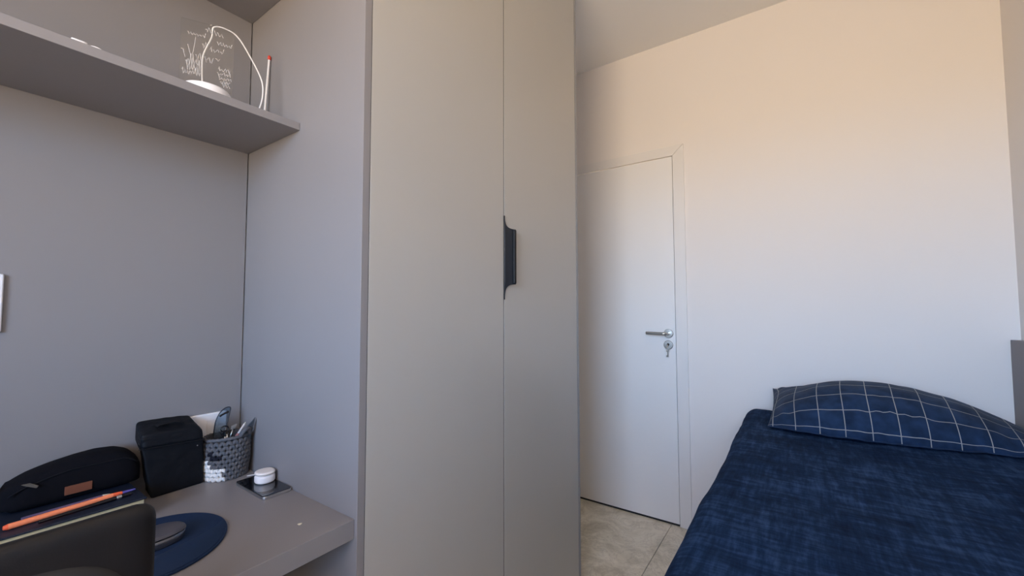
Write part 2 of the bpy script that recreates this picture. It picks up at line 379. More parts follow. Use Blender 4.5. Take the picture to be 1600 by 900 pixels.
bm = bmesh.new(); add_lathe(bm, [(.0, yl(.0085)), (.0075, yl(.0085)), (.0075, yl(.010)), (0, yl(.010))], (-.623, 0, 1.007), 'Y', 20); obj('lock_barrel', bm, m_dark, kr)
# key in the lock and one hanging from its ring
key = thing('door_key', (-.623, yl(.010), .95), 'steel key in the white door lock with a second key hanging from its ring', 'key')
bm = bmesh.new(); add_tube(bm, [(-.623, yl(.0105), 1.004), (-.623, yl(.022), 1.004)], .0025, 10)
add_lathe(bm, [(.0, -.001), (.009, -.001), (.009, .001), (.0, .001)], (-.623, yl(.030), 1.002), 'X', 20); obj('key', bm, m_steel, key, bevel=.0004)
bm = bmesh.new(); ring = [(-.623-.0*math.cos(a)+.010*math.cos(a), yl(.030)-.004*math.cos(a), .986+.012*math.sin(a)) for a in [2*PI*k/24 for k in range(25)]]
add_tube(bm, ring, .0011, 8, caps=False); obj('key_ring', bm, m_steel, key, smooth=True)
bm = bmesh.new()
add_tube(bm, [(-.622, yl(.030), .972), (-.620, yl(.028), .940)], .0022, 10)
add_box(bm, (-.630, yl(.030), .938), (-.619, yl(.027), .948))
add_lathe(bm, [(.0, -.001), (.008, -.001), (.008, .001), (.0, .001)], (-.6225, yl(.030), .974), 'Y', 20); obj('hanging_key', bm, m_steel, key, bevel=.0004)

# baseboards hidden mostly; right wall panel beside the bed
ZP = 1.088; XP = .681
hp = thing('wall_panel', (XP+.015, 1.4, 0), 'grey padded wall panel on the right wall beside the pillow', 'panel')
for a, b in ((.40, 1.437), (1.440, 2.476)):
    obj('panel_section', grid_box((XP, a, .30), (XR-.001, b, ZP), (2, 12, 10), .004), m_panel, hp, smooth=False, bevel=0)

# ------------------------------------------------------------------ WARDROBE
wr = thing('wardrobe', ((XD+XW)/2, (YP+Y3)/2, 0), 'tall grey two door built-in wardrobe with a black edge pull', 'wardrobe')
HT = H-.004
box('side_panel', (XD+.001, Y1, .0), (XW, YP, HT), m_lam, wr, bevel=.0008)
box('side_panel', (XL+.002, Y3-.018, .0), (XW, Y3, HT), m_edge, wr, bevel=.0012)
bm = bmesh.new(); add_box(bm, (XL+.003, YP, .06), (XW-.024, Y3-.018, HT)); add_box(bm, (XL+.06, YP, 0), (XW-.06, Y3-.018, .06)); obj('carcass', bm, m_dark, wr)
g = .0019
def door_leaf(y0, y1):
    return box('door', (XW-.020, y0, .065), (XW-.0005, y1, HT-.004), m_lamd, wr, bevel=.0010)
dl = door_leaf(YP+g, YG-.0022); dr = door_leaf(YG+.0022, Y3-.018-g)
box('gap_shade_strip', (XW-.019, YG-.0021, .065), (XW-.0014, YG+.0008, HT-.004), m_dark, dl)  # near-black strip painting the shade in the gap between the doors
box('gap_shade_strip', (XW-.019, YP+.0001, .065), (XW-.0012, YP+.0016, HT-.004), m_dark, dl)  # same painted shade line, between side panel and left door
# black edge pull wraps the left edge of the right door
hx0 = XW-.0004
def pull():
    bm = bmesh.new(); n = 14; ys, ye = YG-.0012, 1.163; zt0, zt1, zb1, zb0 = 1.528, 1.485, 1.296, 1.244
    out = []   # outline in (y,z), going down the free edge
    for k in range(n+1):
        t = k/n; out.append((ys+.003+(ye-ys-.003)*(t**2.2), zt0-(zt0-zt1)*(1-(1-t)**2.2)))
    for k in range(n+1):
        t = 1-k/n; out.append((ys+.003+(ye-ys-.003)*(t**2.2), zb0+(zb1-zb0)*(1-(1-t)**2.2)))
    def depth(y):
        s = (y-ys)/(ye-ys); return .0015 + .018*(s**1.5)
    m_ = 6
    rows = []
    for (y, z) in out:
        row = []
        for i in range(m_+1):
            yy = ys+(y-ys)*i/m_; row.append(bm.verts.new((XW+depth(yy), yy, z)))
        rows.append(row)
    for A, B in zip(rows, rows[1:]):
        for i in range(m_): bm.faces.new((A[i], A[i+1], B[i+1], B[i]))
    return bm
obj('handle', pull(), m_black, dr, smooth=True, solid=.0018)
bm = bmesh.new(); add_box(bm, (XW+.0135, 1.1500, 1.298), (XW+.0235, 1.1632, 1.483)); obj('grip_lip', bm, mat('black_lip', (.005, .006, .008, 1), .5, spec=.3), dr, bevel=.003)

# ------------------------------------------------------------------ DESK NICHE
NY0 = -.90
bp_ = thing('niche_back_panel', (XD-.009, -.16, 0), 'grey laminate back panel lining the wall behind the desk', 'wall panel')
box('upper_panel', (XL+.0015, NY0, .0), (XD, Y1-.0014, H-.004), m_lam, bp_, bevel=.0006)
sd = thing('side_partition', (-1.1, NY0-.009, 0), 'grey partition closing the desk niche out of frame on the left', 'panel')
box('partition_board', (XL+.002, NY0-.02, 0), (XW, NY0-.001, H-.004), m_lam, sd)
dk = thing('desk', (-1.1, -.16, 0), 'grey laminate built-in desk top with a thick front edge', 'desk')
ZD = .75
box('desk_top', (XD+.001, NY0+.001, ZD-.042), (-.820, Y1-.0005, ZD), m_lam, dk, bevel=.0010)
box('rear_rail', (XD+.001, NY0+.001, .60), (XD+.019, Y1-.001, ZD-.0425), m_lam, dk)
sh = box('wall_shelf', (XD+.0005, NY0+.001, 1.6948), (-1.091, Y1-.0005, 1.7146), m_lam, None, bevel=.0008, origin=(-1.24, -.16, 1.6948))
tag(sh, 'long grey wall shelf spanning the niche above the desk', 'shelf')
oc = thing('overhead_cabinet', (-1.21, -.16, 2.114), 'grey overhead cabinet at the top of the desk niche', 'cabinet')
box('cabinet_body', (XD+.0005, NY0+.001, 2.114), (-.856, Y1-.0005, H-.005), m_lam, oc, bevel=.0008)
for a, b in ((NY0+.003, -.167), (-.163, Y1-.003)): box('door', (-.855, a, 2.116), (-.837, b, H-.010), m_lam, oc, bevel=.001)
# switch plate on the left, outlet plate behind the bag
def plate(name, y0, y1, z0, z1, label, cat, holes):
    t = thing(name, (XD, (y0+y1)/2, z0), label, cat)
    bm = bmesh.new(); add_box(bm, (XD+.0002, y0, z0), (XD+.009, y1, z1)); p = obj('cover_plate', bm, m_white, t, bevel=.003)
    for (yc, zc, w, h) in holes: box('socket_insert', (XD+.0085, yc-w/2, zc-h/2), (XD+.0105, yc+w/2, zc+h/2), m_whitem, t, bevel=.001)
    return t
plate('switch_plate', .026, .1035, 1.166, 1.289, 'white switch plate on the grey panel, cut by the left edge', 'switch', [(.059, 1.228, .03, .05)])
plate('outlet_plate', .405, .530, .838, .918, 'wide white outlet plate behind the black bag and the ruler', 'outlet', [(.440, .878, .03, .045), (.495, .878, .03, .045)])

# ------------------------------------------------------------------ DESK THINGS
# thick navy notebook
bk = thing('notebook', (-1.295, .2, ZD), 'thick navy hardcover notebook with cream pages lying under the orange pen', 'book')
BX0, BX1, BY0, BY1, BZ = -1.388, -1.196, .03, .307, .800
box('front_cover', (BX0, BY0, BZ-.004), (BX1, BY1, BZ), m_navy, bk, bevel=.0012)
box('back_cover', (BX0, BY0, ZD+.0003), (BX1, BY1, ZD+.0043), m_navy, bk, bevel=.0012)
box('page_block', (BX0+.003, BY0+.003, ZD+.0045), (BX1-.004, BY1-.004, BZ-.0042), m_page, bk)
# rounded fabric pencil case
pc = thing('pencil_case', (-1.34, .21, BZ), 'black fabric pencil case with a rounded top and brown leather patch', 'pencil case')
def top_z(y):
    P = [(.108, .846), (.122, .860), (.148, .8715), (.180, .880), (.218, .8875), (.250, .890), (.281, .888), (.303, .880), (.318, .866), (.327, .850)]
    for (a, za), (b, zb) in zip(P, P[1:]):
        if y <= b: t = (y-a)/(b-a); return za+(zb-za)*t
    return P[-1][1]
bm = bmesh.new(); rings = []; ny, na = 40, 36
for j in range(ny+1):
    u = j/ny; y = .108+(.3265-.108)*u; e_ = min(1, (1-abs(2*u-1)**7))**.45; e_ = max(e_, .25)
    zt = top_z(y); zb = BZ+.0008; zc = (zt+zb)/2; hz = (zt-zb)/2*(.75+.25*e_); hx = .041*e_; ring = []
    zc = zb+hz if u > .05 else zb+hz+.004
    for k in range(na):
        a = 2*PI*k/na; c_, s_ = math.cos(a), math.sin(a); ex = 2/3.6
        x = -1.343+hx*math.copysign(abs(c_)**ex, c_); z = zc+hz*math.copysign(abs(s_)**ex, s_)
        x += .0018*noise.noise(Vector((x*30, y*30, z*30)))
        z += .0010*noise.noise(Vector((x*40+5, y*25, z*30))) if z > zb+.01 else 0
        ring.append(bm.verts.new((x, y, z)))
    rings.append(ring)
for A, B in zip(rings, rings[1:]):
    for k in range(na): bm.faces.new((A[k], A[(k+1) % na], B[(k+1) % na], B[k]))
bm.faces.new(rings[0]); bm.faces.new(rings[-1])
obj('body', bm, m_fab, pc, smooth=True)
# front zip line with slider, leather patch, side tab
zpts = [(-1.3022-.0, y, min(top_z(y)-.017, .868)) for y in [.118+.0085*k for k in range(24)]]
bm = bmesh.new(); add_tube(bm, zpts, .0015, 8); zz = obj('zipper', bm, m_web, pc, smooth=True)
bm = bmesh.new(); add_prism(bm, [(-1.300, .134, .8600), (-1.300, .146, .8600), (-1.297, .158, .8520), (-1.296, .155, .8480), (-1.298, .140, .8560)], (.0025, 0, 0)); obj('zip_slider', bm, mat('dull_pewter', (.09, .085, .075, 1), .4, metal=.3), zz, bevel=.0006)
bm = hexa([(-1.3035, .196, .816), (-1.3035, .196, .834), (-1.3035, .238, .816), (-1.3035, .238, .834), (-1.3000, .196, .816), (-1.3000, .196, .834), (-1.3000, .238, .816), (-1.3000, .238, .834)], (1, 1, 1))
lp = obj('leather_patch', bm, m_leather, pc, bevel=.0006)
bm = bmesh.new()
for z in (.821, .825, .829): add_box(bm, (-1.3001, .2, z-.0004), (-1.2998, .234, z+.0004))
obj('embossed_line', bm, mat('dark_brown_emboss', srgb(110, 60, 40), .7), lp)
bm = bmesh.new(); add_box(bm, (-1.352, .101, .848), (-1.330, .110, .8565)); obj('zip_end_tab', bm, mat('olive_grey_tab', (.10, .10, .08, 1), .6), pc, bevel=.002)
# pens on the notebook
def pen(name, p0, p1, r, label, cat, parts):
    """parts: (name, t0, t1, r0, r1, material)"""
    p0, p1 = Vector(p0), Vector(p1); t = thing(name, p0.lerp(p1, .5), label, cat)
    for (n_, a, b, r0, r1, m_) in parts:
        bm = bmesh.new(); add_tube(bm, [p0.lerp(p1, a), p0.lerp(p1, a+(b-a)*.5), p0.lerp(p1, b)], [r0, (r0+r1)/2, r1], 14); obj(n_, bm, m_, t, smooth=False, bevel=.0004)
    return t
z_ = BZ+.0002
P0, P1 = (-1.232, .108, z_+.0056), (-1.252, .300, z_+.0056)
op = pen('orange_pen', P0, P1, .0045, 'bright orange pen with a violet tip lying on the navy notebook', 'pen',
    [('rear_cap', 0, .03, .0036, .0054, m_orange), ('barrel', .03, .80, .0055, .0052, m_orange2), ('grip', .80, .88, .0052, .0040, m_orange), ('tip', .88, 1.0, .0036, .0016, m_blueclip)])
pen('black_pen', (-1.215, .150, z_+.0042), (-1.234, .292, z_+.0042), .004, 'glossy black pen with a metal clip in front of the orange pen', 'pen',
    [('barrel', 0, .62, .0034, .0040, m_penblk), ('cap', .62, .97, .0044, .0042, m_penblk), ('clip', .80, .86, .0046, .0046, m_silver), ('end_button', .97, 1.0, .0034, .002, m_penblk)])
pen('violet_pencil', (-1.262, .133, z_+.0036), (-1.270, .262, z_+.0036), .0035, 'thin dull violet pencil lying between the orange pen and pencil case', 'pencil',
    [('barrel', 0, .9, .0034, .0034, m_penviolet), ('point', .9, 1.0, .0034, .0008, m_scrap)])

# black lunch bag
bg_ = thing('lunch_bag', (-1.345, .40, ZD), 'upright boxy black fabric bag with a lid flap beside the basket', 'bag')
c8 = [(-1.385, .352, ZD+.001), (-1.377, .3265, .922), (-1.385, .452, ZD+.001), (-1.377, .4385, .916),
      (-1.314, .345, ZD+.001), (-1.3065, .3185, .903), (-1.322, .456, ZD+.001), (-1.3065, .4465, .896)]
bm = hexa(c8, (20, 24, 32), (.05, .035, .02))
for v in bm.verts:
    n_ = noise.noise(v.co*32)*.0036 + noise.noise(v.co*80)*.0010
    if v.co.z > ZD+.01: v.co.x += n_*.7; v.co.y += n_*.5
obj('body', bm, m_fab2, bg_, smooth=True)
cl = [(-1.380, .3245, .886), (-1.382, .326, .932), (-1.380, .443, .880), (-1.382, .438, .926),
      (-1.3045, .3208, .877), (-1.308, .3205, .9105), (-1.3045, .4462, .870), (-1.308, .4410, .903)]
bm = hexa(cl, (20, 24, 12), (.10, .07, .16))
for v in bm.verts:
    v.co.z += noise.noise(v.co*45)*.0018 + (.003*math.sin((v.co.y-.32)/.12*PI) if v.co.z > .9 else 0)
    if v.co.x > -1.31: v.co.x += noise.noise(v.co*60+Vector((3, 0, 0)))*.0012
ld_ = obj('lid', bm, m_fab2, bg_, smooth=True)
bm = bmesh.new(); add_tube(bm, spline([(-1.375, .3265, .888), (-1.315, .3200, .879), (-1.3045, .3220, .8775), (-1.3030, .385, .873), (-1.3040, .444, .8705), (-1.315, .4470, .871), (-1.375, .4425, .879)], 6), .0013, 8); obj('piping', bm, m_web, ld_, smooth=True)
bm = bmesh.new()
pth = [(-1.330, .354, .9205), (-1.330, .362, .9240), (-1.330, .382, .9245), (-1.330, .400, .9225), (-1.330, .408, .9175)]
for w in (0,):
    P = spline(pth, 5); ring = []
    for p in P: ring.append([bm.verts.new(p+Vector((dx, 0, dz))) for dx, dz in ((-.010, 0), (.010, 0), (.010, .002), (-.010, .002))])
    for A, B in zip(ring, ring[1:]):
        for k in range(4): bm.faces.new((A[k], A[(k+1) % 4], B[(k+1) % 4], B[k]))
    bm.faces.new(ring[0]); bm.faces.new(ring[-1])
obj('carry_strap', bm, m_web, ld_)
bm = bmesh.new(); add_lathe(bm, [(0, 0), (.0014, 0), (.0014, .0012), (0, .0012)], (-1.3005, .432, .859), 'X', 10); obj('zip_pull', bm, m_silver, bg_)

# crocheted basket
BC = Vector((-1.3330, .5130, ZD))
bs = thing('crochet_basket', BC, 'small grey crocheted basket with a white patch holding scissors and a ruler', 'basket')
bw = {0: bmesh.new(), 1: bmesh.new(), 2: bmesh.new()}
rows, per = 9, 23
def rim_r(z): return .0475+.0055*min(1, z/.06)
for i in range(rows):
    z = .0065+i*.0112
    for k in range(per):
        a = 2*PI*(k+.5*(i % 2))/per; ad = math.degrees(a) % 360
        if ad > 180: ad -= 360
        ci = 0
        frac = (ad+111)/85      # 0 at the left limb, 1 where the patch ends
        if -0.4 < frac < 1.02:
            top = 4.9-3.4*max(0, frac)+(.9 if (k % 3 == 0) else 0)
            if i < top: ci = 1
        if -66 < ad < -34 and i in (5, 6) and not (i == 6 and -56 < ad < -46): ci = 2
        rr = rim_r(z); lift = .004*max(0, math.cos(a-math.radians(5)))*(i/rows)
        for s in (-1, 1):      # each stitch is a V of two plump strands
            c = BC+Vector((rr*math.cos(a+s*.062), rr*math.sin(a+s*.062), z+lift))
            M_ = Matrix.Translation(c) @ Matrix.Rotation(a, 4, 'Z') @ Matrix.Rotation(s*.60, 4, 'X') @ Matrix.Diagonal((.0054, .0049, .0086, 1))
            bmesh.ops.create_icosphere(bw[ci], subdivisions=2, radius=1, matrix=M_)
for ci, nm, m_ in ((0, 'grey_stitches', m_yarn), (1, 'white_patch', m_yarnw), (2, 'black_motif', m_yarnk)):
    o = obj(nm, bw[ci], m_, bs, smooth=True); o['kind'] = 'stuff'
bm = bmesh.new(); add_tube(bm, [BC+Vector((.0528*math.cos(a)*1.0, .0528*math.sin(a), .1075+.004*max(0, math.cos(a))+.0008*math.sin(a*30))) for a in [2*PI*k/120 for k in range(121)]], .0044, 10, caps=False); obj('rim', bm, m_yarn, bs, smooth=True)
bm = bmesh.new(); add_lathe(bm, [(.0, .001), (.043, .001), (.0475, .06), (.0475, .112), (.0445, .112), (.0445, .06), (.040, .006), (.0, .006)], BC, 'Z', 40); obj('lining', bm, mat('dark_grey_felt', (.05, .05, .055, 1), .95), bs, smooth=True)
bm = bmesh.new()   # loop handle at the rim, seen raised on the right
add_tube(bm, spline([BC+Vector((.052, .012, .112)), BC+Vector((.053, .022, .126)), BC+Vector((.048, .034, .128)), BC+Vector((.040, .040, .113))], 8), .0055, 10); obj('rim_loop', bm, m_yarn, bs, smooth=True)

# ruler: clear curved plastic
rl = thing('curved_ruler', BC+Vector((-.02, -.005, .03)), 'smoky clear plastic curved ruler sticking out of the basket', 'ruler')
XR_ = -1.344
outl = [(.481, .79), (.4835, .862), (.4865, .893), (.4905, .909), (.4985, .924), (.508, .9325), (.5165, .9350), (.5235, .9325), (.5225, .921), (.518, .900), (.513, .880), (.508, .79)]
bm = bmesh.new(); add_prism(bm, [(XR_, y, z) for y, z in outl], (-.0022, 0, 0)); obj('blade', bm, m_ruler, rl)
bm = bmesh.new(); P = [(XR_-.0011, y, z) for y, z in outl]
add_tube(bm, spline(P[1:11], 4), .0016, 8); obj('dark_edge', bm, mat('dark_smoky_plastic', (.02, .025, .035, 1), .3), rl, smooth=True)
bm = bmesh.new(); add_tube(bm, spline([(XR_, .497, .913), (XR_, .504, .917), (XR_, .5185, .9225)], 5), .0028, 8); obj('dark_window', bm, m_penblk, rl, smooth=True)
# scissors: two dark finger rings, blades down in the basket
sc = thing('scissors', BC+Vector((.01, 0, .03)), 'small scissors with black ring handles standing in the basket', 'scissors')
for (y, z, rx) in ((.502, .8815, .0090), (.504, .8690, .0085)):
    bm = bmesh.new(); add_tube(bm, [(-1.322, y+rx*math.cos(a), z+rx*.85*math.sin(a)) for a in [2*PI*k/28 for k in range(29)]], .0016, 8, caps=False); obj('finger_ring', bm, m_penblk, sc, smooth=True)
bm = bmesh.new(); add_tube(bm, [(-1.322, .508, .865), (-1.325, .513, .80)], [.002, .001], 8); obj('blade', bm, m_silver, sc, smooth=True)
bm = bmesh.new(); add_tube(bm, [(-1.322, .503, .860), (-1.328, .506, .80)], [.002, .001], 8); obj('blade', bm, m_silver, sc, smooth=True)
# stapler-like silver sharpener tool, clear faceted
st = thing('binder_clip', BC+Vector((.02, .01, .05)), 'small silver metal clip beside the scissor rings in the basket', 'clip')
bm = bmesh.new(); add_prism(bm, [(-1.312, .5135, .888), (-1.312, .527, .892), (-1.312, .522, .880), (-1.312, .5125, .879)], (.006, 0, 0)); obj('clip_body', bm, m_silver, st, bevel=.0008)
bm = bmesh.new(); add_tube(bm, [(-1.309, .517, .879), (-1.309, .513, .866), (-1.309, .507, .84)], .0016, 8); obj('wire_arm', bm, m_silver, st, smooth=True)
bm = bmesh.new(); add_tube(bm, [(-1.309, .521, .879), (-1.309, .5165, .866), (-1.309, .512, .84)], .0011, 8); obj('wire_arm', bm, m_penblk, st, smooth=True)
pen('white_pencil', (-1.318, .505, .815), (-1.325, .556, .888), .003, 'slim white pencil with a pink band leaning right in the basket', 'pencil',
    [('barrel', 0, .52, .003, .003, m_penblk), ('pink_band', .52, .62, .0042, .0036, m_tag), ('white_barrel', .62, .93, .0030, .0026, m_white), ('tip', .93, 1, .0024, .0006, m_scrap)])
kn = thing('craft_knife', (-1.335, .55, .80), 'dark pointed plastic blade cover standing at the right side of basket', 'stationery')
bm = bmesh.new(); add_prism(bm, [(-1.298, .535, .83), (-1.292, .541, .878), (-1.287, .5640, .906), (-1.289, .5590, .870), (-1.298, .5480, .83)], (.003, 0, 0)); obj('blade_cover', bm, mat('dark_teal_plastic', (.035, .045, .055, 1), .4), kn, bevel=.0008)

# smartphone with white earbud case
ph = thing('smartphone', (-1.165, .53, ZD), 'black glass phone with silver rim lying on the desk corner', 'phone')
PX0, PX1, PY0, PY1 = -1.238, -1.079, .4975, .5675
def slab(x0, y0, x1, y1, z0, z1, r, n=8):
    pts = []
    for cx, cy, a0 in ((x1-r, y1-r, 0), (x0+r, y1-r, 90), (x0+r, y0+r, 180), (x1-r, y0+r, 270)):
        for k in range(n+1):
            a = math.radians(a0+90*k/n); pts.append((cx+r*math.cos(a), cy+r*math.sin(a), z0))
    bm = bmesh.new(); add_prism(bm, pts, (0, 0, z1-z0)); return bm
obj('metal_rim', slab(PX0, PY0, PX1, PY1, ZD+.0004, ZD+.0072, .009), m_silver, ph, bevel=.0012)
obj('glass_screen', slab(PX0+.0008, PY0+.0008, PX1-.0008, PY1-.0008, ZD+.0072, ZD+.0088, .0085), m_glassblk, ph, bevel=.0006)
eb = thing('earbud_case', (-1.186, .5385, ZD+.0088), 'round white earbud case sitting on the black phone', 'earbud case')
EZ = ZD+.009; EC = (-1.174, .5430, 0)
def squircle(r, z0, z1, fil, n=48, cx=EC[0], cy=EC[1]):
    bm = bmesh.new(); rings = []
    prof = [(r-fil, z0)]+[(r-fil+fil*math.sin(t*PI/2), z0+fil*(1-math.cos(t*PI/2))) for t in [q/5 for q in range(1, 6)]]
    prof += [(r-fil+fil*math.cos(t*PI/2), z1-fil+fil*math.sin(t*PI/2)) for t in [q/5 for q in range(0, 6)]]
    for rr, z in prof: rings.append([bm.verts.new((cx+rr*math.copysign(abs(math.cos(a))**.88, math.cos(a)), cy+rr*math.copysign(abs(math.sin(a))**.88, math.sin(a)), z)) for a in [2*PI*k/n for k in range(n)]])
    for A, B in zip(rings, rings[1:]):
        for k in range(n): bm.faces.new((A[k], A[(k+1) % n], B[(k+1) % n], B[k]))
    bm.faces.new(rings[0]); bm.faces.new(rings[-1]); return bm
obj('case_base', squircle(.0232, EZ, EZ+.0192, .005), m_white, eb, smooth=True)
obj('case_lid', squircle(.0234, EZ+.0196, EZ+.0288, .0048), m_whitem, eb, smooth=True)
cbl = bmesh.new(); add_tube(cbl, spline([(-1.270, .540, ZD+.0022), (-1.262, .553, ZD+.003), (-1.245, .5685-.0035, ZD+.0045), (-1.243, .566, ZD+.004)], 6), .0013, 8)
tag(obj('thin_cable', cbl, m_whitem, None, smooth=True, origin=(-1.27, .54, ZD)), 'thin pale cable end between the basket and the phone', 'cable')

# mouse mat and mouse
mm = thing('mouse_mat', (-1.045, .275, ZD), 'round navy mouse mat with a raised wrist rest on the desk', 'mouse mat')
bm = bmesh.new(); n_ = 64; ctr = Vector((-1.045, .279, ZD+.0004)); ring0 = []
def matr(a): return .128+.008*math.cos(2*(a+.5))
pts = [ctr+Vector((matr(a)*math.cos(a), matr(a)*math.sin(a), 0)) for a in [2*PI*k/n_ for k in range(n_)]]
add_prism(bm, pts, (0, 0, .0045)); obj('mat_sheet', bm, m_mat_blue, mm, bevel=.0012)
bm = bmesh.new(); rr = []
for i, t in enumerate([0, .15, .35, .6, .8, .93, 1.0]):
    ring = []
    for k in range(n_):
        a = 2*PI*k/n_; w = max(0, math.cos(a))**.8     # crescent pad along the front edge of the mat
        rad = matr(a)-.0035-(1-t)*0.0; inner = matr(a)-.004-.075*w
        r_ = inner+(matr(a)-.004-inner)*(i/6); hz = .0052+.014*w*math.sin(min(1, i/6*1.0)*PI)**.8
        ring.append(bm.verts.new(ctr+Vector((r_*math.cos(a), r_*math.sin(a), hz))))
    rr.append(ring)
for A, B in zip(rr, rr[1:]):
    for k in range(n_): bm.faces.new((A[k], A[(k+1) % n_], B[(k+1) % n_], B[k]))
obj('wrist_rest', bm, m_mat_blue, mm, smooth=True)
ms = thing('computer_mouse', (-1.045, .29, ZD+.005), 'low dark grey mouse with a shiny side on the navy mat', 'mouse')
def mouse_part(z0, z1, sx, sy, fil, n=48):
    bm = bmesh.new(); rings = []
    prof = [(1-.04, z0), (1, z0+.003), (1, z1-fil)]+[(1-.22*(1-math.cos(t*PI/2)), z1-fil+fil*math.sin(t*PI/2)) for t in [q/4 for q in range(1, 5)]]
    for rr_, z in prof:
        rings.append([bm.verts.new((-1.047+sx*rr_*math.copysign(abs(math.cos(a))**.85, math.cos(a)), .277+sy*rr_*math.copysign(abs(math.sin(a))**.85, math.sin(a)), z)) for a in [2*PI*k/n for k in range(n)]])
    for A, B in zip(rings, rings[1:]):
        for k in range(n): bm.faces.new((A[k], A[(k+1) % n], B[(k+1) % n], B[k]))
    bm.faces.new(rings[0]); bm.faces.new(rings[-1]); return bm
obj('side_band', mouse_part(ZD+.0054, ZD+.022, .0330, .0535, .001), m_mouseg, ms, smooth=True)
obj('top_shell', mouse_part(ZD+.0222, ZD+.0300, .0345, .0550, .006), m_mouse, ms, smooth=True)
bm = bmesh.new(); add_lathe(bm, [(.0, 0), (.0042, 0), (.0040, .0006), (.0, .0008)], (-.899, .490, ZD+.0002), 'Z', 8)
for v in bm.verts: v.co.y += .001*math.sin(v.co.x*900)
tag(obj('paper_scrap', bm, m_scrap, origin=(-.899, .49, ZD)), 'tiny cream scrap lying near the front corner of the desk', 'paper scrap')

# ------------------------------------------------------------------ SHELF THINGS
ZS = 1.7150
la = thing('acrylic_lamp', (-1.160, .378, ZS), 'clear engraved acrylic plate lamp on a round white base', 'lamp')
bm = bmesh.new(); add_lathe(bm, [(0, 0), (.049, 0), (.051, .003), (.050, .020), (.046, .026), (0, .027)], (-1.160, .378, ZS+.0003), 'Z', 48); obj('round_base', bm, m_white, la, smooth=False, bevel=.0008)
pd = Vector((.047, .092, 0)).normalized(); pn = Vector((pd.y, -pd.x, 0)); pcn = Vector((-1.172, .381, 0)); pw = .0530; pt = 1.913; pb = ZS+.0275
bm = bmesh.new(); A = [pcn-pd*pw+Vector((0, 0, pb)), pcn+pd*pw+Vector((0, 0, pb)), pcn+pd*pw+Vector((0, 0, pt)), pcn-pd*pw+Vector((0, 0, pt))]
add_prism(bm, [p-pn*.0015 for p in A], pn*.003); ap = obj('acrylic_plate', bm, m_acryl, la)
bm = bmesh.new(); rnd = random.Random(4)
def scribble(u0, u1, v, h, dens, drop=0, r=.0007):
    """illegible engraved handwriting: u across the plate, v height"""
    n = int((u1-u0)*dens); pts = []
    for i in range(n+1):
        t = i/max(1, n); u = u0+(u1-u0)*t
        z = v+h*(.5+.5*math.sin(i*1.9+rnd.random()*1.2))*(1 if rnd.random() < .8 else 1.7)-drop*t
        p = pcn+pd*((u-.5)*2*pw)+Vector((0, 0, z))+pn*.0021; pts.append(p)
    add_tube(bm, pts, r, 4)
hh = pt-pb
for (u0, u1, v, h, dd) in [(.45, .60, .86, .012, 50), (.62, .80, .845, .010, 50), (.12, .46, .78, .007, 60), (.68, .97, .72, .006, 60), (.40, .52, .62, .018, 60), (.55, .82, .60, .008, 55),
        (.02, .10, .44, .02, 30), (.14, .28, .42, .038, 34), (.28, .44, .42, .024, 44), (.44, .62, .43, .014, 44), (.66, .74, .48, .008, 40), (.10, .36, .33, .020, 70), (.12, .38, .26, .018, 70), (.05, .40, .20, .012, 70),
        (.72, .95, .34, .008, 60), (.70, .96, .28, .007, 60), (.72, .98, .22, .007, 60), (.76, .96, .16, .008, 60), (.80, .96, .11, .008, 60)]:
    scribble(u0, u1, pb+hh*v, h, dd)
obj('engraved_writing', bm, m_etch, ap)
# white cable looping over the plate and down to the shelf
bm = bmesh.new()
cab = [(-1.200, .384, ZS+.028), (-1.197, .3795, 1.80), (-1.197, .381, 1.845), (-1.1995, .398, 1.900), (-1.196, .4005, 1.9265), (-1.188, .425, 1.932), (-1.185, .452, 1.923), (-1.180, .482, 1.880), (-1.170, .504, 1.830), (-1.168, .508, 1.790), (-1.172, .502, 1.750), (-1.176, .488, ZS+.0030), (-1.20, .47, ZS+.0028)]
add_tube(bm, spline(cab, 8), .0018, 10); obj('power_cable', bm, m_whitem, la, smooth=True)
wk = thing('white_stick', (-1.262, .553, ZS), 'thin white stick with a red tip leaning on the side panel', 'stick')
a_, b_ = Vector((-1.262, .5515, ZS+.0005)), Vector((-1.263, .5640, 1.948))
bm = bmesh.new(); add_tube(bm, [a_, b_], .0030, 14); obj('shaft', bm, m_whitem, wk, bevel=.0004)
bm = bmesh.new(); d_ = (b_-a_).normalized(); add_tube(bm, [b_, b_+d_*.003, b_+d_*.010, b_+d_*.013], [.0034, .0046, .0044, .0026], 14); obj('red_tip', bm, m_red, wk, smooth=True)
tag(wk.children[1], 'red tip')
# small white plug and lead near the shelf edge
wp = thing('charger_lead', (-1.12, .165, ZS), 'small white charger lead curled near the front edge of shelf', 'cable')
bm = grid_box((-1.128, .145, ZS+.0003), (-1.110, .168, ZS+.0125), (4, 4, 4), .003); obj('plug', bm, m_white, wp, smooth=True)
bm = bmesh.new(); add_tube(bm, spline([(-1.118, .167, ZS+.008), (-1.112, .178, ZS+.009), (-1.110, .187, ZS+.006), (-1.114, .194, ZS+.0022), (-1.13, .200, ZS+.0018), (-1.16, .19, ZS+.0018)], 8), .0017, 8); obj('lead', bm, m_whitem, wp, smooth=True)

